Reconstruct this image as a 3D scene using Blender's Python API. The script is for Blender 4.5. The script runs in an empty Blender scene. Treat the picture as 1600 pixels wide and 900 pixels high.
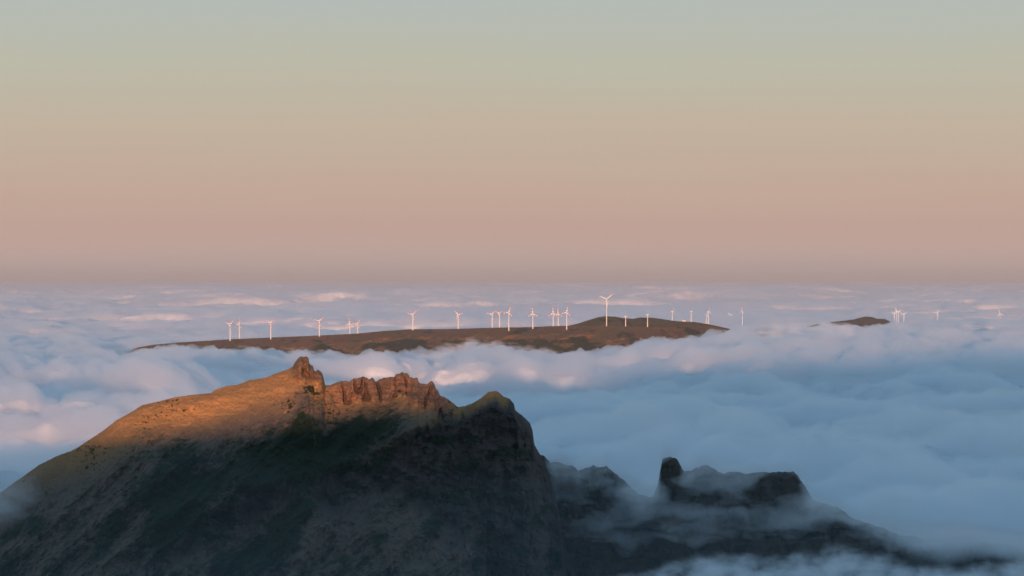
import bpy, math, random
import numpy as np
from mathutils import Vector

# ------------------------------------------------------------------ camera, sky, sun, exposure
S = bpy.context.scene
COL = S.collection
F = 4537.0            # focal length in pixels of the 1600 px wide photograph
HY = 434.0            # pixel row of the true horizontal
CZ = 1800.0           # eye height above the sea

cam_data = bpy.data.cameras.new('camera')
cam_data.sensor_width = 36.0
cam_data.lens = 36.0 * F / 1600.0
cam_data.clip_start = 1.0
cam_data.clip_end = 500000.0
cam = bpy.data.objects.new('camera', cam_data)
COL.objects.link(cam)
cam.location = (0, 0, CZ)
cam.rotation_euler = (math.radians(90) - math.atan((450 - HY) / F), 0, 0)
S.camera = cam

SUN_EL = math.radians(1.9)
SUN_AZ = math.radians(-2.0)      # light travels towards +Y, coming from behind and a little from the left
# world
W = bpy.data.worlds.new('World'); S.world = W; W.use_nodes = True
nt = W.node_tree; N = nt.nodes; L = nt.links
bg = N['Background']
sky = N.new('ShaderNodeTexSky'); sky.sky_type = 'NISHITA'; sky.sun_disc = False
sky.sun_elevation = SUN_EL
sky.sun_rotation = math.pi + SUN_AZ
sky.altitude = 1800; sky.air_density = 1.0; sky.dust_density = 1.0; sky.ozone_density = 3.0
tc = N.new('ShaderNodeTexCoord')
sep = N.new('ShaderNodeSeparateXYZ'); L.new(tc.outputs['Generated'], sep.inputs[0])
mr = N.new('ShaderNodeMapRange'); mr.inputs['From Min'].default_value = -0.02; mr.inputs['From Max'].default_value = 0.28
nz = N.new('ShaderNodeTexNoise'); nz.inputs['Scale'].default_value = 9.0; nz.inputs['Detail'].default_value = 3
nmap = N.new('ShaderNodeMapping'); nmap.inputs['Scale'].default_value = (1, 1, 7); L.new(tc.outputs['Generated'], nmap.inputs[0]); L.new(nmap.outputs[0], nz.inputs['Vector'])
nm = N.new('ShaderNodeMath'); nm.operation = 'MULTIPLY_ADD'; nm.inputs[1].default_value = .012; L.new(nz.outputs['Fac'], nm.inputs[0])
zo = N.new('ShaderNodeMath'); zo.operation = 'SUBTRACT'; zo.inputs[1].default_value = .006; L.new(sep.outputs['Z'], zo.inputs[0]); L.new(zo.outputs[0], nm.inputs[2])
L.new(nm.outputs[0], mr.inputs['Value'])
ramp = N.new('ShaderNodeValToRGB'); L.new(mr.outputs[0], ramp.inputs[0])
def lin(c):
    return tuple((v/255/12.92 if v/255 <= .04045 else ((v/255+.055)/1.055)**2.4) for v in c)
SKY_GAIN = 0.6
stops = [(-0.02, (140,135,138)), (0.000, (178,161,156)), (0.0075, (193,167,157)), (0.0185, (195,164,152)), (0.030, (196,170,154)),
         (0.0516, (195,179,160)), (0.0736, (188,187,170)), (0.0957, (180,188,183)), (0.14, (176,196,206)), (0.28, (158,182,206))]
cr = ramp.color_ramp
while len(cr.elements) < len(stops): cr.elements.new(0.5)
for e, (z, c) in zip(cr.elements, stops):
    e.position = (z + 0.02) / 0.30
    l = lin(c); e.color = (l[0]*SKY_GAIN, l[1]*SKY_GAIN, l[2]*SKY_GAIN, 1)
mul = N.new('ShaderNodeMixRGB'); mul.blend_type = 'MULTIPLY'; mul.inputs[0].default_value = 1
mul.inputs[2].default_value = (0.52, 0.385, 0.28, 1)
L.new(sky.outputs[0], mul.inputs[1])
mix = N.new('ShaderNodeMixRGB')
mm = N.new('ShaderNodeMapRange'); mm.inputs['From Min'].default_value = 0.14; mm.inputs['From Max'].default_value = 0.35
L.new(sep.outputs['Z'], mm.inputs['Value'])
L.new(mm.outputs[0], mix.inputs[0]); L.new(ramp.outputs[0], mix.inputs[1]); L.new(mul.outputs[0], mix.inputs[2])
L.new(mix.outputs[0], bg.inputs['Color'])
bg.inputs['Strength'].default_value = 1.0

sd = bpy.data.lights.new('sun', 'SUN'); sd.energy = 3.5; sd.angle = math.radians(0.5); sd.color = (1.0, 0.51, 0.29)
sun = bpy.data.objects.new('sun', sd); COL.objects.link(sun)
ldir = Vector((-math.sin(SUN_AZ)*math.cos(SUN_EL), math.cos(SUN_AZ)*math.cos(SUN_EL), -math.sin(SUN_EL)))
sun.rotation_euler = ldir.to_track_quat('-Z', 'Y').to_euler()
sun.location = (0, -400, 1900)

S.view_settings.view_transform = 'Standard'; S.view_settings.look = 'None'
S.view_settings.exposure = 0.75; S.view_settings.gamma = 1.0
S.cycles.use_denoising = True
S.cycles.volume_bounces = 12
S.cycles.max_bounces = 16
S.cycles.diffuse_bounces = 3
S.cycles.transparent_max_bounces = 16

# ------------------------------------------------------------------ helpers
rng = np.random.RandomState(7)
PERM = rng.permutation(4096)
GA = rng.rand(4096) * 2 * np.pi
GX, GY = np.cos(GA), np.sin(GA)
def perlin(x, y, seed=0):
    x = np.asarray(x, dtype=np.float64) + seed*17.31; y = np.asarray(y, dtype=np.float64) + seed*31.7
    xi = np.floor(x).astype(np.int64); yi = np.floor(y).astype(np.int64)
    xf = x - xi; yf = y - yi
    u = xf*xf*xf*(xf*(xf*6-15)+10); v = yf*yf*yf*(yf*(yf*6-15)+10)
    def g(ix, iy, dx, dy):
        h = PERM[(PERM[(ix + seed*57) & 4095] + iy) & 4095]
        return GX[h]*dx + GY[h]*dy
    a = g(xi, yi, xf, yf); b = g(xi+1, yi, xf-1, yf)
    c = g(xi, yi+1, xf, yf-1); d = g(xi+1, yi+1, xf-1, yf-1)
    return (a*(1-u)+b*u)*(1-v) + (c*(1-u)+d*u)*v      # about -0.7..0.7
def fbm(x, y, oct=5, seed=0, gain=0.5):
    s = 0; a = 1.0
    for i in range(oct):
        s = s + a*perlin(x, y, seed+i); x = x*2.03; y = y*2.03; a *= gain
    return s
def ridged(x, y, oct=4, seed=0, gain=0.5):
    s = 0; a = 1.0
    for i in range(oct):
        s = s + a*(1 - 2*np.abs(perlin(x, y, seed+i))); x = x*2.1; y = y*2.1; a *= gain
    return s
def worley(x, y, seed=0):
    x = np.asarray(x, float); y = np.asarray(y, float)
    xi = np.floor(x).astype(np.int64); yi = np.floor(y).astype(np.int64); best = np.full(x.shape, 9.0)
    for i in (-1, 0, 1):
        for j in (-1, 0, 1):
            cx = xi+i; cy = yi+j
            h = PERM[(PERM[(cx + seed*71) & 4095] + cy) & 4095]; k = PERM[h]
            r = .75 + .25*(h % 97)/97.0
            d = ((x-cx-.1-.8*(h/4096.0))**2 + (y-cy-.1-.8*(k/4096.0))**2)/(r*r)
            best = np.minimum(best, d)
    return best          # squared distance to the nearest seed
def puff(x, y, seed=0, k=.95):
    return np.sqrt(np.clip(1.0 - k*worley(x, y, seed), 0.0, 1)+.01)
def sstep(a, b, x):
    t = np.clip((x-a)/(b-a), 0, 1); return t*t*(3-2*t)
def pt(px, py, Y):
    """point at depth Y seen at photo pixel (px, py)"""
    return (px-800)*Y/F, Y, CZ - (py-HY)*Y/F
def grid_mesh(name, P, attrs=None, smooth=True, closed_u=False):
    """P: (rows, cols, 3) array -> one mesh"""
    r, c = P.shape[:2]
    me = bpy.data.meshes.new(name)
    me.vertices.add(r*c); me.vertices.foreach_set('co', P.reshape(-1).astype(np.float32))
    idx = np.arange(r*c).reshape(r, c)
    q = np.stack([idx[:-1,:-1], idx[1:,:-1], idx[1:,1:], idx[:-1,1:]], -1).reshape(-1)
    n = (r-1)*(c-1)
    me.loops.add(n*4); me.loops.foreach_set('vertex_index', q.astype(np.int32))
    me.polygons.add(n); me.polygons.foreach_set('loop_start', np.arange(0, n*4, 4, dtype=np.int32))
    me.update(calc_edges=True)
    me.polygons.foreach_set('use_smooth', np.full(n, smooth))
    for k, v in (attrs or {}).items():
        a = me.attributes.new(k, 'FLOAT', 'POINT'); a.data.foreach_set('value', v.reshape(-1).astype(np.float32))
    me.update()
    return me
def shell_mesh(name, T, B):
    """closed solid between two (rows, cols, 3) sheets"""
    r, c = T.shape[:2]; n = r*c
    V = np.concatenate([T.reshape(-1,3), B.reshape(-1,3)])
    idx = np.arange(n).reshape(r, c); jd = idx + n
    def quads(a): return np.stack([a[:-1,:-1], a[1:,:-1], a[1:,1:], a[:-1,1:]], -1).reshape(-1,4)
    def strip(a, b): return np.stack([a[:-1], b[:-1], b[1:], a[1:]], -1)
    Q = [quads(idx), quads(jd)[:, ::-1],
         strip(idx[0], jd[0])[:, ::-1], strip(idx[-1], jd[-1]), strip(idx[:,0], jd[:,0]), strip(idx[:,-1], jd[:,-1])[:, ::-1]]
    Q = np.concatenate(Q)[:, ::-1]
    me = bpy.data.meshes.new(name)
    me.vertices.add(len(V)); me.vertices.foreach_set('co', V.reshape(-1).astype(np.float32))
    me.loops.add(len(Q)*4); me.loops.foreach_set('vertex_index', Q.reshape(-1).astype(np.int32))
    me.polygons.add(len(Q)); me.polygons.foreach_set('loop_start', np.arange(0, len(Q)*4, 4, dtype=np.int32))
    me.update(calc_edges=True); me.polygons.foreach_set('use_smooth', np.full(len(Q), True)); me.update()
    return me
def link(name, me, m=None, parent=None, **props):
    o = bpy.data.objects.new(name, me); COL.objects.link(o)
    if m is not None:
        me.materials.clear(); me.materials.append(m)
    if parent is not None: o.parent = parent
    for k, v in props.items(): o[k] = v
    return o
def mat(name, color=(.5,.5,.5), rough=0.9):
    m = bpy.data.materials.new(name); m.use_nodes = True
    b = m.node_tree.nodes['Principled BSDF']
    b.inputs['Base Color'].default_value = (*color, 1); b.inputs['Roughness'].default_value = rough
    b.inputs['Specular IOR Level'].default_value = 0.1
    return m, m.node_tree, b
def volmat(name, density, color=(1,1,1), aniso=0.0):
    m = bpy.data.materials.new(name); m.use_nodes = True
    t = m.node_tree; t.nodes.remove(t.nodes['Principled BSDF'])
    v = t.nodes.new('ShaderNodeVolumePrincipled')
    v.inputs['Color'].default_value = (*color, 1); v.inputs['Density'].default_value = density
    v.inputs['Anisotropy'].default_value = aniso
    t.links.new(v.outputs[0], t.nodes['Material Output'].inputs['Volume'])
    return m

def terrain_mat(name, grass, grass2, veg, rock, rock2, scale=1.0):
    m, t, b = mat(name)
    n = t.nodes; l = t.links
    geo = n.new('ShaderNodeNewGeometry')
    def attr(a):
        x = n.new('ShaderNodeAttribute'); x.attribute_name = a; return x.outputs['Fac']
    def noise(sc, det=6, rough=.6, vec=None):
        x = n.new('ShaderNodeTexNoise'); x.inputs['Scale'].default_value = sc*scale
        x.inputs['Detail'].default_value = det; x.inputs['Roughness'].default_value = rough
        l.new(vec if vec is not None else geo.outputs['Position'], x.inputs['Vector']); return x.outputs['Fac']
    def rmp(f, a, bb):
        x = n.new('ShaderNodeMapRange'); x.inputs['From Min'].default_value = a; x.inputs['From Max'].default_value = bb
        l.new(f, x.inputs['Value']); return x.outputs[0]
    def mx(f, a, bb):
        x = n.new('ShaderNodeMixRGB')
        l.new(f, x.inputs[0])
        for i, c in ((1, a), (2, bb)):
            if isinstance(c, tuple): x.inputs[i].default_value = (*c, 1)
            else: l.new(c, x.inputs[i])
        return x.outputs[0]
    g = mx(rmp(noise(.03), .35, .65), grass, grass2)
    g = mx(rmp(noise(.25, 4, .7), .45, .75), g, tuple(v*.6 for v in grass))
    mp = n.new('ShaderNodeMapping'); mp.inputs['Scale'].default_value = (1, .4, .22)
    l.new(geo.outputs['Position'], mp.inputs[0])
    r = mx(rmp(noise(.09, 8, .65, mp.outputs[0]), .35, .68), rock, rock2)
    r = mx(rmp(noise(.35, 5, .7, mp.outputs[0]), .5, .75), r, tuple(v*.5 for v in rock))
    r = mx(rmp(noise(.02, 5, .6), .42, .60), r, (rock[0]*.72, rock[1]*.85, rock[2]*.95))
    c = mx(attr('rock'), g, r)
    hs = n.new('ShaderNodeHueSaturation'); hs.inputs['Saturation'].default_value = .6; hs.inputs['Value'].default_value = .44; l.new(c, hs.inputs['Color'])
    c = mx(attr('low'), c, hs.outputs[0])  # mutes and darkens lower slopes: part vegetation change, part shade put into the colour
    vm = n.new('ShaderNodeMath'); vm.operation = 'ADD'; l.new(attr('veg'), vm.inputs[0])
    sub = n.new('ShaderNodeMath'); sub.operation = 'SUBTRACT'; l.new(noise(.12, 6, .7), sub.inputs[0]); sub.inputs[1].default_value = .5
    sc2 = n.new('ShaderNodeMath'); sc2.operation = 'MULTIPLY'; l.new(sub.outputs[0], sc2.inputs[0]); sc2.inputs[1].default_value = 1.6
    l.new(sc2.outputs[0], vm.inputs[1])
    vg = mx(rmp(noise(.5, 3, .6), .3, .7), veg, tuple(v*.55 for v in veg))
    c = mx(rmp(vm.outputs[0], .28, .72), c, vg)
    l.new(c, b.inputs['Base Color'])
    bp = n.new('ShaderNodeBump'); bp.inputs['Strength'].default_value = .9; bp.inputs['Distance'].default_value = 1.8/scale
    l.new(noise(.6, 6, .7), bp.inputs['Height']); l.new(bp.outputs[0], b.inputs['Normal'])
    return m

def interp(pts, x):
    a = np.array(pts, float); return np.interp(x, a[:,0], a[:,1])

# ------------------------------------------------------------------ main mountain
CREST = [(-420,1010),(-200,905),(-60,810),(0,770),(25,752),(45,738),(60,727),(90,712),(110,705),(120,700),(135,690),(152,679),(165,670),(180,658),(192,651),
 (205,644),(222,633),(245,628),(272,621),(300,617),(330,614),(336,609),(355,603),(372,601),(390,594),(415,590),(432,583),(450,577),
 (458,572),(461,566),(466,559),(470,556.5),(474,558),(478,556.5),(482,559),(482.6,567),(485,570),(489,571),(490.5,579),(493,580.5),(497,577.5),(503,582),(506,592),(508,602),(515,602),
 (525,598),(535,595),(545,596),(552,592),(562,590),(568,588),(573,590),(577,593),(581,590),(584.5,592),(586,596),(590,596),(593,592),
 (600,591),(606,589),(616,589),(619,585),(625,583),(628,581),(634,583),(638,585),(640,589),(648,591),(652,590),(655,598),(662,600),
 (669,599),(675,595),(679,600),(681,607),(685,612),(687,617),(695,621),(702,625),(712,633),(714,636),(725,635),(737,631),(750,623),
 (763,613),(768,611),(774,611),(778,612),(788,620),(796,623),(803,631),(805,641),(817,650),(827,660),(832,672),(835,695),(842,707),(850,722),
 (860,748),(872,790),(900,1010)]
SPUR = [(-200,1100),(100,960),(180,900),(240,860),(300,820),(360,768),(420,755),(500,735),(567,720),(600,697),(633,673),(667,650),(700,640),(740,632),(900,560)]
SPURY = [(-200,2780),(240,2800),(360,2830),(500,2850),(600,2880),(700,2895),(775,2890),(860,2930)]
def main_mountain():
    cols = 1500; rows = 520
    px = np.linspace(-420, 898, cols)[None, :]
    jag = 1.2*fbm(px/6.0, px*0+3.3, 4, 11)*sstep(500,520,px) + .7*fbm(px/5.0, px*0+9.3, 3, 21)
    crest = interp(CREST, px[0])[None, :] + jag
    bot = np.maximum(crest + 60, 960.0)
    t = np.linspace(0, 1, rows)[:, None]**1.15
    py = crest + (bot-crest)*t
    px = np.broadcast_to(px, py.shape)
    drop = (py-crest)*.66
    cr = np.broadcast_to(crest, py.shape)
    # crest cliff band
    wcl = sstep(500, 540, px)*(1-sstep(690, 712, px))
    hcl = 22 + 8*perlin(px/40, px*0, 3)
    wb = sstep(715, 760, px)
    gk = np.exp(-(np.arange(-90, 91)/32.0)**2); gk /= gk.sum()
    cs = np.convolve(np.pad(crest[0], 90, mode='edge'), gk, 'valid')[None, :]
    drop0 = drop
    drop = np.maximum(drop0 + (crest-cs)*.66*sstep(2, 34, drop0), .3*drop0)
    depth_g = 1.15*drop + 12*(1-np.exp(-drop/7.0))
    depth_c = np.where(drop < hcl, .30*drop, .30*hcl + 1.35*(drop-hcl)) + 4*(1-np.exp(-drop/2.0))
    A = 3000 - (depth_g*(1-wcl) + depth_c*wcl)
    drop = drop0
    sp = interp(SPUR, px) + 10*fbm(px/60, px*0, 3, 5)
    sy = interp(SPURY, px)
    below = (py - sp)*.64
    Bs = np.where(below > 0, sy - .55*below, sy - 2.2*below)
    # the right peak: its crest is its own top
    Bp = 2925 - (.42*drop + 22*(1-np.exp(-drop/10.0)))
    B = Bs*(1-wb) + Bp*wb
    k = 9.0
    m = np.minimum(A, B); Y = m - k*np.log(np.exp(-(A-m)/k) + np.exp(-(B-m)/k))
    Y = np.where(wb > .999, B, Y)
    isB = sstep(-12, 12, A-B)
    rockB = isB*sstep(-2, 14, below)*(1-wb) + wb*np.maximum(sstep(6, 16, drop + 4*fbm(px/14, py/14, 3, 40)), sstep(790, 800, px))
    # rounding at the right edge
    edge = sstep(790, 870, px)
    Y = Y + edge*edge*60
    rock = np.clip(wcl*(1-sstep(hcl*.9, hcl*1.3, drop + 5*fbm(px/18, py/18, 3, 41))) + rockB, 0, 1)
    pin = sstep(452, 462, px)*(1-sstep(505, 512, px))*(1-sstep(590, 600, py))
    rock = np.maximum(rock, pin*(.75))
    # relief noise, metres towards the viewer
    fade = sstep(0, 3, drop)
    big = 26*fbm(px/150, py/130, 3, 50) + 24*ridged((px+1.1*py)/85, (py-.6*px)/230, 4, 60)*sstep(15, 60, drop)*(1-.6*rock)
    big = big*sstep(4, 50, drop)
    wx = px + 5*fbm(px/25, py/40, 3, 66)
    def crev(n, w): return np.exp(-(n/w)**2)
    pil = 17*puff(wx/22, py/34, 270) + 11*puff(wx/10, py/13, 271) + 4*puff(wx/4.6, py/5.5, 272) - 22 - 18*crev(perlin(wx/19, py/80, 174), .06) - 5*np.abs(perlin(wx/6, py/20, 71))
    ledge = 5*fbm(px/30, py/7, 4, 73) + 2.5*fbm(px/3, py/2.6, 2, 173)
    cliffn = (pil*1.0 + ledge)*(.25+.75*sstep(0, 8, drop))
    lower = 20*puff(wx/24, py/34, 273) + 13*puff(wx/10, py/12, 274) + 5*puff(wx/4.5, py/5, 275) - 20 - 34*np.abs(perlin(wx/55, py/130, 75)) - 20*np.abs(perlin((wx+.3*py)/23, py/60, 76)) - 9*np.abs(perlin(wx/9.5, py/22, 77)) + 12*fbm(px/50, py/30, 5, 78) + 8*ridged((px+py)/60, (py-px*.6)/28, 4, 179)
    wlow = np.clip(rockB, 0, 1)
    grassn = 3.2*fbm(px/22, py/14, 5, 80)*fade + .8*fbm(px/5, py/4, 3, 86)*fade
    add = big + grassn*(1-rock) + (1-rock)*sstep(25,80,drop)*(11*puff((px+.4*py)/26, (py-.3*px)/20, 278) + 6*puff(px/9, py/7, 279) - 8 + 7*ridged((px+.5*py)/48, (py-.4*px)/60, 4, 280) + 4*fbm(px/14, py/11, 4, 284)) + rock*(cliffn*(1-wlow) + lower*wlow*sstep(0, 12, drop))
    # hand-placed forms of the pinnacle
    def ball(cx, cy, rx, ry, h):
        return h*np.sqrt(np.clip(1-((px-cx)/rx)**2-((py-cy)/ry)**2, 0, 1))
    def dent(cx, cy, rx, ry, h):
        return -h*np.exp(-((px-cx)/rx)**2-((py-cy)/ry)**2)
    add = add*(1-.75*pin) + pin*(-9*np.abs(perlin(px/7.5, py/9, 190)) - 6*np.abs(perlin(px/3.4, py/4, 191)) + 3) + ball(498, 596, 13, 21, 12) + ball(469, 569, 9, 14, 8) + ball(484, 577, 7, 9, 6) + ball(462, 585, 12, 12, 3) \
        + dent(475, 580, 2.6, 8, 12) + dent(481, 586, 5, 3.5, 10) + dent(478, 565, 2, 4, 3) + dent(586, 607, 6, 5, 5) + dent(641, 609, 2.5, 18, 6) + dent(571, 605, 2.2, 16, 7) \
        + dent(608, 602, 2.5, 7, 7) + dent(672, 606, 1.5, 14, 4) + ball(630, 590, 9, 9, 4)+ ball(648, 596, 6, 6, 3)
    # bushes: dark clumps
    dens = fbm(px/90, py/60, 3, 90)
    spots = fbm(px/4.2, py/3.4, 2, 92)
    lowf = sstep(20, 75, drop + 25*fbm(px/70, py/50, 3, 94) + 12*sstep(420, 520, px))
    spots2 = fbm(px/9, py/5, 4, 192)
    vegd = .6*np.maximum(sstep(.42, .75, spots + .6*dens), sstep(.36, .80, spots2 + .6*dens))*(1-lowf)
    gull = sstep(-.25, .45, fbm((px+.9*py)/80, (py-.5*px)/150, 5, 96) + .06)
    gully = np.exp(-((below+28)/26)**2)*isB*0 + np.exp(-((below+22)/24)**2)*(1-wb)*sstep(200, 300, px)
    veg = np.clip(vegd + lowf*(.24 + .14*(1-sstep(200, 420, px)) + .6*gull)*(1-.6*rock) + gully*.55*(1-sstep(600,660,px)) + .6*rock*sstep(15,40,drop)*sstep(.0, .35, fbm(px/40, py/22, 5, 99)), 0, 1)
    patch = np.exp(-((px-486)/11)**2-((py-610)/8)**2) + np.exp(-((px-452)/6)**2-((py-634)/10)**2) + .6*np.exp(-((px-622)/8)**2-((py-613)/6)**2)
    veg = np.clip(veg*(1-pin) + (.75)*sstep(.25, .9, patch + .9*fbm(px/7, py/5, 4, 98) - .1), 0, 1)
    capg = wb*np.exp(-((px-773)/24)**2)*(1-sstep(6, 14, drop))
    rock = rock*(1-capg); veg = veg*(1-capg)
    add = add + vegd*1.1*fade + 2.2*sstep(.3, .8, veg)*(.4+.8*np.abs(perlin(px/3.5, py/3, 97)))*fade*(1-rock)
    Y = Y - add
    X, YY, Z = pt(px, py, Y)
    front = np.stack([X, YY, Z], -1)
    # back side
    nb = 26; s = (np.linspace(0, 1, nb+1)[1:][::-1])[:, None]
    c0 = front[0]
    back = np.zeros((nb, cols, 3)); d = 420*s**1.3
    back[..., 0] = c0[None, :, 0]; back[..., 1] = c0[None, :, 1] + d + 10*s*fbm(px[:1]/30, s*6, 3, 33)
    back[..., 2] = c0[None, :, 2] - d*.9 - 8*(1-np.exp(-d/4))*0
    P = np.concatenate([back, front]); z = np.zeros((nb, cols))
    me = grid_mesh('mountain', P, {'rock': np.concatenate([z+.2, rock]), 'veg': np.concatenate([z+.4, veg]), 'low': np.concatenate([z+.3, np.clip(np.maximum(wlow, sstep(14, 60, drop + 22*sstep(230, 60, px))), 0, 1)])})  # low: slopes and cliff below the crest that get the painted-in shade
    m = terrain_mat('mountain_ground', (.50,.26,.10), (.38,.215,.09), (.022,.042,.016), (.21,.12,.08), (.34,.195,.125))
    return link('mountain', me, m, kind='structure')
main_mountain()

# ------------------------------------------------------------------ lower misty ridge to the right
RCREST = [(780,760),(840,712),(850,712),(862,722),(880,725),(895,729),(903,737),(915,729),(922,730),(928,726),(935,731),(941,730),(948,727),(952,733),(962,741),(975,752),(1000,774),
 (1020,776),(1028,760),(1031,740),(1035,718),(1040,713),(1048,713),(1056,717),(1063,727),(1067,735),(1080,737),(1088,729),(1102,727),(1115,731),(1125,740),
 (1150,738),(1170,741),(1180,738),(1238,737),(1246,741),(1253,752),(1262,768),(1270,781),(1290,787),(1310,793),(1325,805),(1340,812),(1370,822),(1400,835),
 (1450,842),(1500,840),(1560,850),(1600,856),(1900,900)]
def low_ridge():
    cols = 1000; rows = 240
    px = np.linspace(785, 1880, cols)[None, :]
    crest = interp(RCREST, px[0])[None, :] + 3.0*fbm(px/12, px*0+1, 6, 111, .66)
    bot = np.maximum(crest+60, 1000.)
    t = np.linspace(0, 1, rows)[:, None]
    py = crest + (bot-crest)*t
    px = np.broadcast_to(px, py.shape)
    drop = (py-crest)*.66
    Y0 = interp([(785,3080),(960,3060),(1045,2990),(1120,3040),(1250,3000),(1400,2960),(1880,2900)], px)
    Y = Y0 - .5*drop - 8*(1-np.exp(-drop/4))
    wx = px + 8*fbm(px/30, py/50, 3, 112)
    add = (-26*np.abs(perlin(wx/44, py/150, 113)) - 14*np.abs(perlin(wx/18, py/60, 114)) - 6*np.abs(perlin(wx/7, py/22, 115)) + 8*fbm(px/70, py/20, 4, 116))*(.25+.75*sstep(0, 8, drop)) + (13*puff(wx/15, py/22, 276) + 8*puff(wx/7, py/9, 277) - 14)*(.4+.6*sstep(0, 5, drop))
    # the gaps between towers fall back
    add = add - 25*np.exp(-((px-1003)/22)**2)
    Y = Y - add
    X, YY, Z = pt(px, py, Y)
    front = np.stack([X, YY, Z], -1)
    nb = 16; s = (np.linspace(0, 1, nb+1)[1:][::-1])[:, None]; c0 = front[0]
    back = np.zeros((nb, cols, 3)); d = 300*s**1.3
    back[..., 0] = c0[None, :, 0]; back[..., 1] = c0[None, :, 1]+d; back[..., 2] = c0[None, :, 2]-d*1.1
    P = np.concatenate([back, front]); z = np.zeros((nb, cols))
    rock = .55 + .45*sstep(-.2, .2, fbm(px/30, py/30, 3, 117)); veg = sstep(-.1, .5, fbm(px/35, py/22, 4, 118))*.7
    me = grid_mesh('ridge', P, {'rock': np.concatenate([z+.6, rock]), 'veg': np.concatenate([z+.3, veg])})
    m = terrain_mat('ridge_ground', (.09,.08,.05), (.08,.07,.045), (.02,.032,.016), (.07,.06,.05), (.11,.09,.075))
    return link('terrain_ridge', me, m, kind='structure')
low_ridge()

# ------------------------------------------------------------------ far plateau and hills
def far_land(name, crest_pts, Yc, x0, x1, drop_px, cot, cols, rows, m, back_len, back_drop, seed, amp=1.0, backrise=None):
    px = np.linspace(x0, x1, cols)[None, :]
    mpp = Yc/F
    crest = interp(crest_pts, px[0])[None, :] + .25*amp*fbm(px/9, px*0, 4, seed)
    t = np.linspace(0, 1, rows)[:, None]
    py = crest + drop_px*t
    px = np.broadcast_to(px, py.shape)
    drop = (py-crest)*mpp
    depth = cot*drop
    big = amp*(34*ridged((px+1.2*py)/60, py/46, 3, seed+5) + 26*fbm(px/40, py/18, 4, seed+9))*sstep(0, 14*mpp, drop) + 5*fbm(px/6, py/4, 4, seed+14)*sstep(0, 3*mpp, drop)
    if name == 'plateau':   # two gullies
        cx = 1030 + (py-513)*1.0
        big = big - 60*np.exp(-((px-cx)/4)**2)*sstep(513, 518, py) - 35*np.exp(-((px-(1052+(py-513)))/3)**2)*sstep(513, 518, py)
    Y = Yc - depth - big
    X, YY, Z = pt(px, py, Y)
    front = np.stack([X, YY, Z], -1)
    nb = 40; s = (np.linspace(0, 1, nb+1)[1:][::-1])[:, None]; c0 = front[0]
    back = np.zeros((nb, cols, 3))
    back[..., 0] = c0[None, :, 0]*(1+s*back_len/Yc); back[..., 1] = c0[None, :, 1]+back_len*s
    back[..., 2] = c0[None, :, 2] - back_drop*s**1.5 - 6*np.sin(np.pi*np.minimum(s*8,1)/2) + 4*fbm(px[:1]/20, s*20, 3, seed+2)*s
    P = np.concatenate([back, front]); z = np.zeros((nb, cols))
    rock = sstep(.0, .5, fbm(px/28, py/9, 4, seed+20))*.8
    veg = np.clip(sstep(-.1, .45, fbm(px/45, py/12, 4, seed+24) + .5*(drop/mpp-14)/20), 0, 1)*.85 + .0
    me = grid_mesh(name, P, {'rock': np.concatenate([z+.2, rock]), 'veg': np.concatenate([z+.3, veg])})
    return link(name, me, m, kind='structure')
PM = terrain_mat('plateau_ground', (.21,.115,.058), (.16,.11,.05), (.045,.055,.03), (.26,.105,.062), (.20,.10,.06), .12)
HM = terrain_mat('hill_ground', (.085,.08,.04), (.10,.08,.045), (.035,.045,.025), (.12,.08,.05), (.10,.08,.055), .12)
PL = [(180,566),(197,552),(205,548),(215,543),(240,538.5),(280,535),(330,532),(360,530),(420,527.5),(500,524),(560,521),(600,517),(640,514.5),(700,514),(770,512),(830,511),
 (860,509.5),(890,509),(940,509.5),(980,510),(1040,511.5),(1080,508),(1110,510.5),(1140,514),(1170,518),(1200,524),(1230,533),(1290,560)]
far_land('plateau', PL, 10600, 180, 1290, 60, 2.6, 1300, 130, PM, 1200, 160, 200)
HL = [(860,516),(885,509.5),(905,505),(920,500),(935,495.5),(945,494),(960,494.5),(975,497),(990,498),(1000,496),(1020,496.5),(1045,500),(1060,502),(1085,503),(1110,507),(1150,516)]
far_land('hill', HL, 12000, 860, 1150, 24, 2.0, 400, 50, HM, 700, 120, 230, .4)
FL = [(1240,514),(1270,508),(1300,503),(1320,501),(1335,499),(1345,496),(1352,494.5),(1362,495),(1370,498),(1382,498.3),(1390,502),(1398,510)]
far_land('hill', FL, 14500, 1240, 1398, 20, 2.0, 300, 40, HM, 500, 120, 260, .3)

# ------------------------------------------------------------------ the ridge behind the viewer that throws the morning shadow, valley, sea
def behind():
    cols = 260; rows = 60
    X = np.linspace(-2600, 3600, cols)[None, :]
    pts = [(-2600,1560),(-1200,1640),(-900,1688),(-640,1716),(-500,1736),(-420,1744),(-300,1752),(-230,1757),(-100,1776),(-50,1788),(0,1800),(60,1806),(200,1826),(420,1846),(800,1850),(1300,1880),(2200,1860),(3600,1800)]
    SHX = math.tan(-SUN_AZ)*3150
    c = interp(pts, X[0] + SHX)[None, :] + 3*fbm(X/60, X*0, 4, 300)
    s = np.linspace(-1, 1, rows)[:, None]
    Y = -150 + s*700 + 30*fbm(X/200, s*3, 3, 310)*np.abs(s)
    Z = c - 560*np.abs(s)**1.15 + 25*fbm(X/150, Y/150, 4, 320)*np.abs(s)
    P = np.stack([np.broadcast_to(X, Z.shape), np.broadcast_to(Y, Z.shape), Z], -1)
    me = grid_mesh('terrain', P, {'rock': np.full(Z.shape, .5), 'veg': np.full(Z.shape, .3)})
    link('terrain', me, bpy.data.materials['ridge_ground'], kind='structure')
behind()
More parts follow.
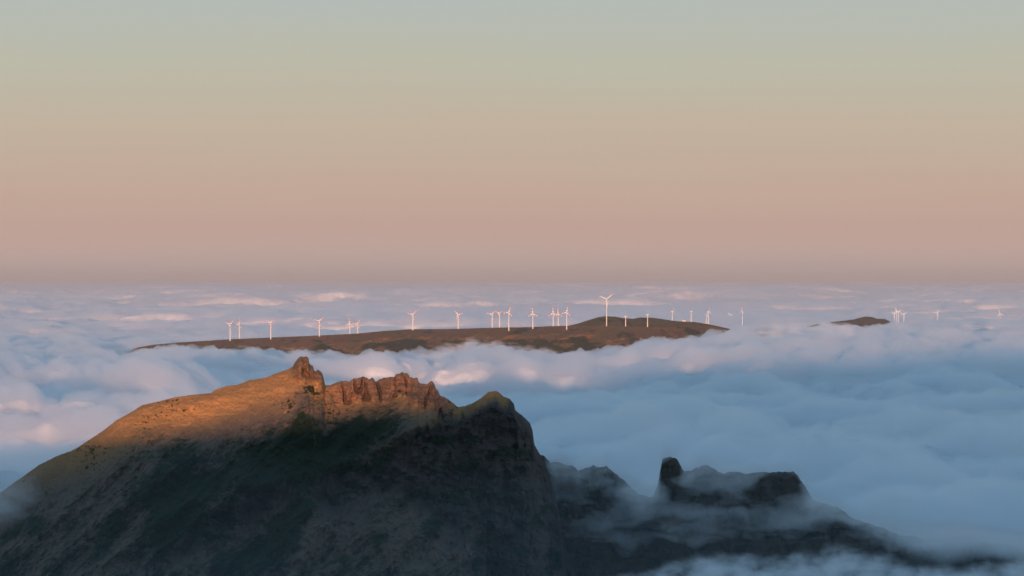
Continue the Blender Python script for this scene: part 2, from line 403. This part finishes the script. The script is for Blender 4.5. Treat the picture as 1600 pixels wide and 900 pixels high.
def valley():
    x = np.linspace(-6000, 9000, 120)[None, :]; y = np.linspace(-3000, 14000, 120)[:, None]
    Z = 1180 + 120*fbm(x/900, y/900, 4, 330) + 0*x
    P = np.stack([np.broadcast_to(x, Z.shape), np.broadcast_to(y, Z.shape), Z], -1)
    link('ground', grid_mesh('ground', P, {'rock': np.full(Z.shape, .1), 'veg': np.full(Z.shape, .6)}), bpy.data.materials['ridge_ground'], kind='structure')
valley()
sm, st, sb = mat('sea_water', (.02,.04,.06), .15)
me = grid_mesh('sea', np.array([[[-130000,-8000,0],[130000,-8000,0]],[[-130000,190000,0],[130000,190000,0]]], float))
link('sea', me, sm, kind='structure')

# ------------------------------------------------------------------ sea of clouds
def cloud_base(X, Y):
    px = 800 + X*F/Y
    far = 1528 + 0*X
    # bank in front of the plateau, lifting over its right end
    front = interp([(-800,1560),(0,1556),(150,1532),(300,1538),(400,1546),(470,1540),(600,1540),(690,1548),(800,1546),(880,1534),(930,1536),(1000,1562),(1060,1572),(1120,1594),(1180,1606),(1250,1612),(1400,1594),(1600,1580),(2400,1580)], px)
    front = front - 22
    wf = sstep(6500, 9000, Y)*(1-sstep(11200, 13500, Y))
    far = far + 31*sstep(1150, 1260, px)*sstep(11500, 12800, Y)*(1-sstep(15500, 19000, Y)) + 22*sstep(1150,1300,px)*(1-sstep(19000, 26000, Y))*sstep(15500, 16000, Y)*0
    z = far*(1-wf) + front*wf
    near = interp([(-800,1560),(0,1566),(150,1556),(500,1548),(900,1556),(1100,1572),(1400,1568),(1700,1566),(2400,1560)], px)
    wn = 1-sstep(4500, 6500, Y)
    z = z*(1-wn) + near*wn
    z = z + (1-sstep(250, 560, px))*(48*np.exp(-((Y-6300)/1300)**2) - 18*np.exp(-((Y-3600)/700)**2))
    # the drop in front of the ridges
    ye = interp([(-800,3100),(-60,3090),(40,3080),(200,3150),(850,3200),(1000,3060),(1100,3140),(1300,3060),(1400,2990),(1600,2940),(2400,2900)], px)
    cut = sstep(-60, 130, Y-ye)
    z = 1330*(1-cut) + z*cut
    return z
def cloud_height(X, Y, dY, extra=0.0):
    wx = X + 300*fbm(X/1900, Y/1900, 2, 400) + 70*fbm(X/330, Y/330, 4, 403, .6) + 14*fbm(X/80, Y/80, 2, 404)
    wy = Y + 300*fbm(X/1900, Y/1900, 2, 405) + 70*fbm(X/330, Y/330, 4, 407, .6) + 14*fbm(X/80, Y/80, 2, 408)
    px = 800 + X*F/Y
    calm = .95 + .05*sstep(4600, 8600, Y + 2600*(1-sstep(250, 850, px)))
    nearp = 1-.7*sstep(7000, 9200, Y)*(1-sstep(11500, 15000, Y))
    mask = sstep(-.28, .32, fbm(X/3300, Y/2600, 3, 420))
    mask2 = sstep(-.3, .3, fbm(X/1200, Y/1200, 3, 424))
    h = 75*perlin(X/6000, Y/5200, 410)*nearp + 60*perlin(wx/2600, wy/2200, 411)*nearp*(.35+.65*calm)
    for lam, a, sd_ in ((3600, 190, 429), (1500, 110, 430), (720, 100, 431), (340, 64, 432), (165, 48, 433), (82, 32, 434), (40, 16, 435)):
        w = np.clip((lam/dY-2)/2, 0, 1)
        if lam > 3000: w = w*sstep(18000, 30000, Y)
        st = 1 + .9*sstep(12500, 17000, Y)*(lam < 3000)
        g = (puff(wx/lam/st, wy/(lam*.9), sd_, 2.2)-.76)
        amp = (.3+.7*mask) if lam > 500 else (.4+.6*mask2)*(.4+.6*mask)
        k = nearp if lam > 500 else .55+.45*nearp
        k = k*(1 + .4*(1-sstep(7500, 9500, Y))*sstep(550, 900, px)*(lam < 2000)*(lam > 100))
        if lam < 1000: k = k*(1-.5*sstep(12500, 17000, Y))
        h = h + a*g*w*calm*k*amp
    return h*(1.12 + .25*sstep(20000, 34000, Y))
def cloud_grid(nc, nr, y0=2150, y1=165000):
    ang = np.linspace(-800, 2400, nc)[None, :]
    Y = np.exp(np.linspace(math.log(y0), math.log(y1), nr))[:, None]
    X = (ang-800)/F*Y
    Y = np.broadcast_to(Y, X.shape)
    dY = Y*(math.log(y1/y0)/nr)
    return X, Y, dY
X, Y, dY = cloud_grid(1100, 2100)
H = cloud_base(X, Y) + cloud_height(X, Y, np.maximum(dY, Y*3/F))
cm, ct, cb = mat('cloud_core', (.88,.89,.90), 1.0); cb.inputs['Specular IOR Level'].default_value = 0
SH1 = 24.0
thick = SH1
me = grid_mesh('cloud_sea', np.stack([X, Y, H-thick*.5], -1))
link('cloud_sea', me, cm, kind='stuff')
# the looser outer layer of the same clouds
X, Y, dY = cloud_grid(850, 1300)
H2 = cloud_base(X, Y) + cloud_height(X, Y, np.maximum(dY, Y*3/F))
fl = np.clip(.8 + 1.7*fbm(X/240, Y/200, 6, 450, .6), .05, 2.4)
nearth = .65 + .35*(1-sstep(11500, 14000, Y)) + .2*np.exp(-((Y-10000)/900)**2)
T = np.stack([X, Y, H2 - SH1*.5 + 2 + SH1*1.2*fl*nearth], -1); Bt = np.stack([X, Y, np.full_like(X, 1240)], -1)
link('cloud_mist', shell_mesh('cloud_mist', T, Bt), volmat('cloud_mist', .024, aniso=.4), kind='stuff')

# ------------------------------------------------------------------ wind turbines
def two_mats():
    w, t, b = mat('turbine_white', (.80,.79,.76), .45)
    n = t.nodes.new('ShaderNodeTexNoise'); n.inputs['Scale'].default_value = .4
    mxx = t.nodes.new('ShaderNodeMixRGB'); mxx.inputs[1].default_value = (.80,.79,.77,1); mxx.inputs[2].default_value = (.70,.69,.67,1)
    t.links.new(n.outputs['Fac'], mxx.inputs[0]); t.links.new(mxx.outputs[0], b.inputs['Base Color'])
    r, t, b = mat('turbine_red', (.62,.10,.07), .5)
    return w, r
TW, TR = two_mats()
def lathe(name, prof, seg=20, m=None):
    V = []; Fc = []
    for (r, z) in prof:
        for k in range(seg):
            a = 2*math.pi*k/seg; V.append((r*math.cos(a), r*math.sin(a), z))
    for i in range(len(prof)-1):
        for k in range(seg):
            k2 = (k+1) % seg; Fc.append((i*seg+k, i*seg+k2, (i+1)*seg+k2, (i+1)*seg+k))
    Fc.append(tuple(range(seg))[::-1]); Fc.append(tuple((len(prof)-1)*seg+k for k in range(seg)))
    me = bpy.data.meshes.new(name); me.from_pydata(V, [], Fc); me.update()
    me.polygons.foreach_set('use_smooth', [True]*len(me.polygons))
    for x in (m if isinstance(m, (list, tuple)) else [m]): me.materials.append(x)
    return me
tower_me = lathe('tower', [(2.7,-60),(2.5,0),(2.5,.4),(2.35,12),(2.1,28),(1.75,45),(1.5,55)], 24, TW)
def nacelle_mesh():
    secs = [(-3.6,1.2,1.2),(-3.0,1.7,1.6),(-1,1.9,1.8),(3.5,1.8,1.75),(6.2,1.4,1.35),(6.8,.8,.8)]   # y, half width, half height
    V = []; Fc = []; n = 16
    for y, w_, h_ in secs:
        for k in range(n):
            a = 2*math.pi*k/n; c, s_ = math.cos(a), math.sin(a)
            q = 1/max(abs(c), abs(s_))**.6
            V.append((w_*c*q, y, h_*s_*q))
    for i in range(len(secs)-1):
        for k in range(n):
            k2 = (k+1) % n; Fc.append((i*n+k, (i+1)*n+k, (i+1)*n+k2, i*n+k2))
    Fc.append(tuple(range(n))); Fc.append(tuple((len(secs)-1)*n+k for k in range(n))[::-1])
    me = bpy.data.meshes.new('nacelle'); me.from_pydata(V, [], Fc); me.update(); me.materials.append(TW); return me
nac_me = nacelle_mesh()
def hub_mesh():
    me = lathe('hub', [(1.55,0),(1.6,.8),(1.45,1.7),(1.0,2.5),(.4,2.95)], 16, TW)
    for v in me.vertices: v.co = (v.co.x, -v.co.z, v.co.y)      # nose towards -Y
    return me
hub_me = hub_mesh()
def blade_mesh(name, bands, R=24.0):
    V = []; Fc = []; mi = []; n = 12; K = 40
    for i in range(K+1):
        u = i/K; z = .6 + (R-.6)*u
        ch = 1.3 if u < .05 else (1.3 + (2.5-1.3)*((u-.05)/.15) if u < .2 else 2.5 - 1.75*((u-.2)/.8)**.9)
        if u > .97: ch *= .6
        tk = ch*(.5 if u < .05 else (.5-.28*min(1,(u-.05)/.2))) ; tw = math.radians(18*(1-u))
        for k in range(n):
            a = 2*math.pi*k/n; cx = ch*.5*math.cos(a) + ch*.12*(u > .05); cy = tk*.5*math.sin(a)*(1+.4*math.cos(a))
            V.append((cx*math.cos(tw)-cy*math.sin(tw), cx*math.sin(tw)+cy*math.cos(tw), z))
    for i in range(K):
        u = (i+.5)/K; red = any(a <= u < b for a, b in bands)
        for k in range(n):
            k2 = (k+1) % n; Fc.append((i*n+k, i*n+k2, (i+1)*n+k2, (i+1)*n+k)); mi.append(1 if red else 0)
    Fc.append(tuple(range(n))[::-1]); mi.append(0); Fc.append(tuple(K*n+k for k in range(n))); mi.append(1 if bands else 0)
    me = bpy.data.meshes.new(name); me.from_pydata(V, [], Fc); me.update()
    me.materials.append(TW); me.materials.append(TR)
    me.polygons.foreach_set('material_index', mi); me.polygons.foreach_set('use_smooth', [True]*len(Fc)); return me
blade_red = blade_mesh('banded_blade', [(.38,.56),(.74,1.01)])
blade_white = blade_mesh('plain_blade', [])
def make_turbine():
    r = bpy.data.objects.new('wind_turbine', None); COL.objects.link(r)
    for nm, me_ in (('tower', tower_me), ('nacelle', nac_me), ('hub', hub_me), ('blade', blade_red), ('blade', blade_red), ('blade', blade_red)):
        link(nm, me_, None, r)
    return r
proto = make_turbine()
def copy_turbine(o):
    c = o.copy(); COL.objects.link(c)
    for ch in list(o.children):
        d = ch.copy(); COL.objects.link(d); d.parent = c
    return c
# (px, base row, hub row, distance, blade px, phase deg, yaw deg, banded, label)
TURB = [
 (359.5,529.6,507.0,10580,10.2,50,-12,1,'leftmost wind turbine, nearest the low tapering end of the plateau'),
 (374.0,527.0,507.0,10700,10.5,20,-30,1,'second wind turbine from the left, its blades overlapping the leftmost one'),
 (423.0,527.0,505.5,10580,10.2,46,-14,1,'lone white turbine third from the left end of the plateau'),
 (499.0,524.0,502.2,10590,10.5,46,-12,1,'lone turbine standing above and behind the tall rock pinnacle, fourth from the left'),
 (546.5,521.2,506.0,10750,10.0,-6,-14,1,'left turbine of the close pair right of the pinnacle, one blade straight up'),
 (558.7,520.6,506.8,10800,9.6,36,-20,1,'right turbine of the close pair right of the pinnacle, a blade leaning right'),
 (645.0,514.8,492.2,10590,10.6,46,-10,1,'lone turbine above the jagged crest where the plateau top levels out'),
 (715.8,513.6,492.0,10600,10.4,-42,-14,1,'lone turbine with one blade leaning up to the left, in mid plateau'),
 (769.0,512.2,491.6,10600,10.0,42,-16,1,'leftmost turbine of the tight trio in the middle of the plateau'),
 (780.5,511.6,490.2,10640,8.8,58,-30,1,'middle and faintest turbine of the tight trio in the middle of the plateau'),
 (795.0,511.8,488.6,10560,10.6,20,-10,1,'rightmost and tallest turbine of the tight trio in the middle of the plateau'),
 (832.5,510.8,490.6,10580,10.8,-4,-8,1,'lone turbine with one blade upright between the two trios of turbines'),
 (864.3,509.8,490.0,10600,10.6,-2,-10,1,'left turbine of the right-hand trio, just before the dark hill'),
 (872.3,508.8,490.6,10680,10.6,1,-22,1,'middle turbine of the right-hand trio, just before the dark hill'),
 (885.5,509.4,488.4,10560,10.2,12,-10,1,'right turbine of the right-hand trio, at the foot of the dark hill'),
 (947.8,494.8,467.6,11900,12.4,52,-8,0,'tallest all-white turbine on the summit of the dark hill'),
 (977.5,509.9,494.8,10900,6.0,0,86,0,'short tower with its rotor seen edge-on, below the tall hilltop turbine'),
 (1011.8,510.0,492.2,10950,6.5,2,84,0,'edge-on turbine right of the hill shoulder, near the plateau right end'),
 (1050.5,501.5,487.0,12200,7.5,4,84,0,'edge-on turbine on the hill ridge, left of two similar slim ones'),
 (1080.0,501.0,487.2,12600,7.5,-4,84,0,'edge-on turbine on the hill ridge, right of two similar slim ones'),
 (1103.6,506.0,491.5,14500,6.0,30,60,0,'faint turbine half hidden beside a brighter one at the right foot of the hill'),
 (1106.8,506.0,486.8,13400,7.0,6,50,0,'brighter turbine of the close pair at the right foot of the hill'),
 (1141.0,504.0,492.6,17500,6.0,-38,-18,0,'small distant turbine sunk to its hub in the cloud right of the hill'),
 (1160.0,503.0,487.0,16500,6.2,2,-45,0,'distant turbine in the cloud with one blade upright, right of the sunken one'),
 (1397.6,507.0,490.6,16900,6.2,-58,-20,0,'left turbine of the bright cluster beside the little brown island hill'),
 (1400.8,507.0,486.2,16500,6.4,-14,-20,0,'tall back turbine in the bright cluster beside the little brown island hill'),
 (1403.6,507.0,487.8,16200,6.6,52,-15,0,'right turbine of the bright cluster, its blade reaching up to the right'),
 (1412.2,507.0,491.4,16800,6.0,52,-12,0,'turbine just right of the bright cluster, standing low in the cloud'),
 (1464.5,506.0,489.4,17200,5.8,30,-20,0,'lone turbine sunk in cloud, second from the right edge'),
 (1562.5,508.0,490.4,16800,7.4,-16,-25,0,'rightmost wind turbine, alone in the cloud near the right edge'),
]
for i, (px, bp_, hp, Y, rb, ph, yaw, band, lab) in enumerate(TURB):
    o = proto if i == 0 else copy_turbine(proto)
    x, y, z = pt(px, bp_, Y); hz = (bp_-hp)*Y/F
    o.location = (x, y, z); o.rotation_euler = (0, 0, math.radians(yaw))
    o['label'] = lab; o['category'] = 'wind turbine'; o['group'] = 'wind turbines of the cloud-top wind farm'
    bs = rb*Y/F/24.0; k = 0
    for ch in o.children:
        nm = ch.name.split('.')[0]
        if nm == 'tower': ch.scale = (.78, .78, hz/55.0) if hz > 20 else (.82, .82, .5)
        elif nm == 'nacelle': ch.location = (0, 0, hz+1.2)
        elif nm == 'hub': ch.location = (0, -3.5, hz+1.2)
        else:
            if not band: ch.data = blade_white
            ch.location = (0, -4.6, hz+1.2); ch.rotation_euler = (0, math.radians(ph+120*k), 0); ch.scale = (1.75, 1.6, bs); k += 1

# small service building on the hill ridge
def hut():
    import bmesh
    r = bpy.data.objects.new('service_hut', None); COL.objects.link(r); r.location = pt(1068.5, 501.8, 12250)
    wm, _, _ = mat('plaster', (.75,.73,.70)); rm, _, _ = mat('roof_sheet', (.35,.25,.22)); dm, _, _ = mat('door_paint', (.12,.12,.13))
    def bx(name, x0, x1, y0, y1, z0, z1, m):
        me = box_mesh(name, x0, x1, y0, y1, z0, z1); return link(name, me, m, r)
    bx('wall', -7, 7, -3, 3, -4, 4.2, wm); bx('door', -1, 1, -3.05, -3.0, -.5, 2, dm)
    me = bpy.data.meshes.new('roof')
    me.from_pydata([(-7.5,-3.6,4.2),(7.5,-3.6,4.2),(7.5,3.6,4.2),(-7.5,3.6,4.2),(-7.5,0,6),(7.5,0,6)], [], [(0,3,2,1),(0,1,5,4),(2,3,4,5),(0,4,3),(1,2,5)]); me.update()
    link('roof', me, rm, r)
    r['label'] = 'tiny pale service hut on the hill ridge between two slim edge-on turbines'; r['category'] = 'hut'
def box_mesh(name, x0, x1, y0, y1, z0, z1):
    me = bpy.data.meshes.new(name)
    v = [(x,y,z) for z in (z0,z1) for y in (y0,y1) for x in (x0,x1)]
    me.from_pydata(v, [], [(0,2,3,1),(4,5,7,6),(0,1,5,4),(2,6,7,3),(0,4,6,2),(1,3,7,5)]); me.update(); return me
hut()

# ------------------------------------------------------------------ thin mist lying on the ridges
def mist_body(name, x0, x1, y0, y1, cols, rows, back, tau, sigma, feather=25):
    px = np.linspace(x0, x1, cols)[None, :]; py = np.linspace(y0, y1, rows)[:, None]
    px, py = np.broadcast_arrays(px + 0*py, py + 0*px)
    e = sstep(0, feather, px-x0)*sstep(0, feather, x1-px)*sstep(0, feather*.6, py-y0)*sstep(0, feather*.6, y1-py)
    th = np.maximum(tau(px, py), 0)*e/sigma
    Yb = back(px, py); Yf = Yb - .5 - th
    # front sheet is what faces the viewer
    A = np.stack(pt(px, py, Yf), -1); B = np.stack(pt(px, py, Yb), -1)
    me = shell_mesh(name, B, A)
    return link(name, me, volmat(name, sigma), kind='stuff')
def gs(px, py, cx, cy, rx, ry): return np.exp(-((px-cx)/rx)**2-((py-cy)/ry)**2)
def tau_r(px, py):
    wx = px + 22*fbm(px/70, py/45, 3, 500); wy = py + 12*fbm(px/70, py/45, 3, 503)
    n = fbm(wx/75, wy/34, 5, 506)
    t = .24 + .6*n
    t += 1.0*gs(wx, wy, 1003, 775, 30, 34) + .4*gs(wx, wy, 890, 724, 50, 16) + .5*gs(wx, wy, 1110, 752, 40, 26)
    t += .45*gs(wx, wy, 1110, 802, 120, 12) + .5*gs(wx, wy, 1250, 812, 60, 12) + .45*gs(wx, wy, 1000, 845, 60, 16)
    t += 1.6*sstep(1310, 1450, wx)*(1-sstep(812, 870, wy - 10*n)) + .5*gs(wx, wy, 1280, 775, 40, 40)
    t -= .5*gs(wx, wy, 1052, 748, 18, 34) + .45*gs(wx, wy, 1195, 765, 38, 26) + .5*sstep(835, 860, wy)
    top = interp(RCREST, px[0])[None, :]
    veil = .75*np.exp(-((py-top-2)/16)**2)*(1 - .85*gs(px, py, 1050, 728, 22, 30) - .8*gs(px, py, 1200, 748, 45, 30))*(.7+.9*n)
    t = np.maximum(t, 0) + np.maximum(veil, 0) + 2.6*sstep(1370, 1530, px)*(1-sstep(838, 888, py + 9*fbm(px/60, py/60, 2, 590)))
    return t*sstep(-32, 4, py-top)
mist_body('ridge_mist', 845, 1850, 690, 905, 500, 220, lambda px, py: interp([(785,3080),(960,3060),(1045,2990),(1120,3040),(1250,3000),(1400,2960),(1880,2900)], px) + 14 - .33*np.maximum(py - interp(RCREST, px), 0), tau_r, .006)
def tau_b(px, py):
    wx = px + 14*fbm(px/40, py/26, 4, 540); wy = py + 12*fbm(px/40, py/26, 4, 544)
    edge = interp([(950,915),(1020,898),(1060,882),(1120,872),(1170,874),(1215,880),(1255,870),(1290,860),(1320,858),(1350,868),(1400,880),(1450,888),(1490,892),(1540,882),(1600,878),(1900,880)], wx)
    return 3.0*sstep(-14, 34, wy-edge)*(.65+.8*fbm(px/45, py/24, 4, 548))
mist_body('low_cloud', 930, 1860, 840, 1010, 460, 110, lambda px, py: 2700 - 0*px, tau_b, .012)
def tau_l(px, py):
    n = fbm(px/60, py/30, 4, 520)
    return (.9+.9*n)*gs(px, py, -10, 785, 75, 36)
mist_body('slope_mist', -300, 200, 690, 900, 200, 120, lambda px, py: 2980 - 0*px, tau_l, .006)
def tau_e(px, py):
    wx = px + 12*fbm(px/22, py/9, 4, 560); wy = py + 7*fbm(px/20, py/8, 5, 564, .6)
    edge = interp([(150,556),(215,551),(300,549),(370,545),(430,549),(480,547),(560,557),(600,560),(660,550),(700,540),(740,531),(770,534),(800,540),(850,547),(900,556),(930,555),(980,541),(1040,533),(1090,527),(1130,521),(1180,513),(1230,507),(1300,505),(1400,510)], wx)
    return 1.9*sstep(-5, 14, wy-edge)*(.5+.9*fbm(px/26, py/9, 4, 568)+.3)
mist_body('rim_mist', 170, 1340, 496, 590, 700, 150, lambda px, py: 10290 - 0*px - 3*(py-540), tau_e, .004, 14)
def valley_mist():
    x = np.linspace(-1500, 1500, 60)[None, :]; y = np.linspace(500, 2760, 60)[:, None]
    Z = 1640 + 70*fbm(x/260, y/400, 3, 530); Xx = np.broadcast_to(x, Z.shape); Yy = np.broadcast_to(y, Z.shape)
    me = shell_mesh('valley_mist', np.stack([Xx, Yy, Z], -1), np.stack([Xx, Yy, Z*0+1330], -1))
    link('valley_mist', me, volmat('valley_mist', 6e-5, (.7,.88,1.0)), kind='stuff')
valley_mist()

# ------------------------------------------------------------------ air
def box_mesh(name, x0, x1, y0, y1, z0, z1):
    me = bpy.data.meshes.new(name)
    v = [(x,y,z) for z in (z0,z1) for y in (y0,y1) for x in (x0,x1)]
    me.from_pydata(v, [], [(0,2,3,1),(4,5,7,6),(0,1,5,4),(2,6,7,3),(0,4,6,2),(1,3,7,5)]); me.update(); return me
link('haze', box_mesh('haze', -140000, 140000, -9000, 195000, -5, 2050), volmat('haze_air', 1.55e-5, (.66,.62,.58)), kind='stuff')
